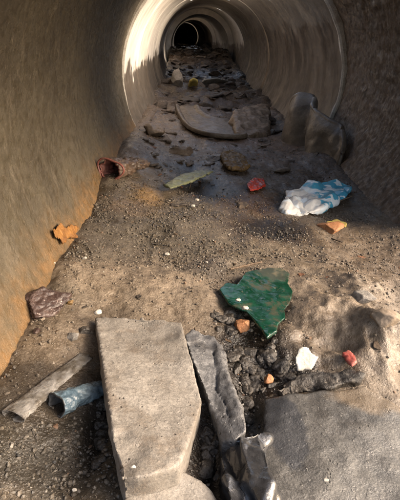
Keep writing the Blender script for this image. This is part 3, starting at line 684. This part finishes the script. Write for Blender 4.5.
def rags():
    rq = random.Random(77)
    mats = [simple('dark sodden cloth', (.05,.04,.032), (.10,.08,.062), 18, (.3,.6)), simple('brown sodden cloth', (.13,.095,.065), (.075,.054,.038), 18, (.3,.6))]; src = []
    for i in range(4):
        r = random.Random(50+i); n = 9; q = [Vector((math.cos(2*PI*k/n)*r.uniform(.6, 1.2), math.sin(2*PI*k/n)*r.uniform(.4, .9), .1*r.uniform(-1, 1))) for k in range(n)]
        me = slab_mesh('rag', q, .25, .05, .05, 1.6, 1, taper=1.05, amp2=.02, fold=.26, ffreq=.8, seed=60+i); me.materials.append(mats[i % 2]); src.append(me)
    for k, (px, py, q) in enumerate([(215,96,9), (238,92,8), (190,100,9), (168,112,9), (225,70,6), (205,66,6), (180,70,5), (240,80,6), (212,55,5), (198,50,4), (252,120,9), (165,140,10), (215,160,9), (280,170,12), (150,165,9), (240,205,9), (178,205,8), (305,150,9), (228,108,9)] + [(rq.uniform(175, 262), rq.uniform(52, 112), rq.uniform(2.5, 6)) for _ in range(34)] + [(rq.uniform(150, 300), rq.uniform(112, 172), rq.uniform(3, 7)) for _ in range(22)]):
        c = P(px, py); s = (c-CAM).length/FPX; ob = bpy.data.objects.new('sodden_rag', src[k % 4]); ob.location = c + Vector((0, 0, q*s*.1)); ob.scale = (q*s, q*s*1.1, q*s*.7); ob.rotation_euler = (random.uniform(-.2,.2), random.uniform(-.2,.2), random.uniform(0, 6)); COL.objects.link(ob)
        tag(ob, 'sodden dark rag or wrapper trodden into the tunnel sludge', 'rag', 'sodden rags in the sludge')
rags()
M_TWIG = simple('wet twig', (.13,.09,.055), (.07,.045,.028), 60)
flakes()
# pale litter far in
scrap('plastic_sheet', [(200,84,.02),(204,79,.10),(216,77,.12),(229,80,.08),(226,82,.03),(214,83,.03)], 0, .015, M_WHITE, 'pale sheet bent over the far rubble heap', 'sheet', .01, 8, .012, seed=52)
scrap('plastic_scrap', [(188,86,.02),(190,79,.10),(194,77,.14),(198,80,.09),(197,85,.03)], 0, .03, M_YEL, 'yellowish scrap next to the pale sheet on the far heap', 'scrap', .01, 8, .012, seed=53)
brick(178,80,6,9, simple('pale far stone', (.30,.26,.21), (.22,.19,.15), 6), 'concrete_chunk', 'pale upright chunk at the left foot of the far rubble heap', 'chunk', 117, .2, .5)
p = P(237, 53); s = (p-CAM).length/FPX
me = slab_mesh('strip', [p+Vector((-2*s,0,1.5*s)), p+Vector((-.6*s,0,1*s)), p+Vector((-1.6*s,.1,9*s)), p+Vector((-3*s,.1,9*s))], .03, .012, .004, 6, 1)
tag(link('plastic_strip', me, M_WHITE), 'white strip standing upright near the right wall of the third section', 'scrap')
# small pale chips and odd bits
for px, py, r, el in [(98,312,4.0,.035), (52,263,3.2,.004), (84,258,2.6,.003), (167,254,2.8,.003), (193,206,2.6,.003), (197,200,2.4,.003), (366,187,2.4,.004), (326,480,2.4,.04), (296,213,2.0,.003), (133,467,2.2,.09), (238,300,2.5,.055), (245,308,3.2,.055), (74,490,2.4,.003)]:
    s = pxm(px, py); me = stone_mesh('chip', (r*s, r*s*.8, r*s*.6), int(px*7+py), 8, 3, .15); p = P(px, py, el + r*s*.25); me.transform(Matrix.Translation(p))
    ob = link('white_chip', me, M_CHIP)
    tag(ob, 'tiny white chip on grit, mud or stone in front', 'chip', 'tiny white chips')
brick(36,331,4.5,3, M_LUMP, 'pebble', 'small dark brown pebble below the glossy purplish rock', 'stone', 121)
brick(84,331,6,4, M_BLACK, 'pebble', 'dark wet pebble beside the upper left corner of the large pale slab', 'stone', 122)
brick(72,337,8,4, M_CLEAR, 'bottle_cap', 'cloudy clear cap half pressed in mud left of the large pale slab', 'cap', 123, .4, .2)
brick(70,303,4,3, M_OCHRE, 'pebble', 'ochre pebble right of the glossy purplish rock', 'stone', 124)
# twigs
for a, b, label in [((151,120),(158,106),'thin pale twig by the left wall beyond the crushed red can'), ((230,269),(262,262),'thin straw on the mud above the green glass'), ((330,205),(352,196),'thin dark twig right of the blue and white bag'), ((352,150),(356,138),'short twig standing against the right wall')]:
    p0, p1 = P(*a, .015), P(*b, .03); tag(link('twig', tube('twig', p0, p1, .004, .003, M_TWIG, M_TWIG, 7, .3, 1., .0015), None), label, 'twig')
# ------------------------------------------------------------------ light
TO_SUN = Vector((.86, -.20, .51)).normalized()
w = bpy.data.worlds.new('World'); SC.world = w; w.use_nodes = True
sky = w.node_tree.nodes.new('ShaderNodeTexSky'); sky.sky_type = 'NISHITA'; sky.sun_disc = False
el = math.asin(TO_SUN.z); az = math.atan2(TO_SUN.x, TO_SUN.y)
sky.sun_elevation = el; sky.sun_rotation = az; sky.dust_density = 4; sky.air_density = .8; sky.ozone_density = .3
bg = w.node_tree.nodes['Background']; bg.inputs['Strength'].default_value = .15
mx = w.node_tree.nodes.new('ShaderNodeMix'); mx.data_type = 'RGBA'; mx.blend_type = 'MULTIPLY'; mx.inputs[0].default_value = 1
mx.inputs[7].default_value = (1, .92, .82, 1)          # hazy warm daylight
w.node_tree.links.new(sky.outputs[0], mx.inputs[6]); w.node_tree.links.new(mx.outputs[2], bg.inputs['Color'])
sl = bpy.data.lights.new('sun', 'SUN'); so = bpy.data.objects.new('sun', sl); COL.objects.link(so)
sl.energy = 0.95; sl.angle = math.radians(38); sl.color = (1, .92, .82)
so.rotation_euler = TO_SUN.to_track_quat('Z', 'Y').to_euler()
vs = SC.view_settings; vs.view_transform = 'Standard'; vs.look = 'None'; vs.exposure = 2.25; vs.gamma = 1; vs.use_curve_mapping = False
SC.render.engine = 'CYCLES'; cy = SC.cycles
cy.use_denoising = True; cy.max_bounces = 10; cy.diffuse_bounces = 8; cy.glossy_bounces = 4; cy.transmission_bounces = 6; cy.sample_clamp_indirect = 6; cy.caustics_reflective = False; cy.caustics_refractive = False
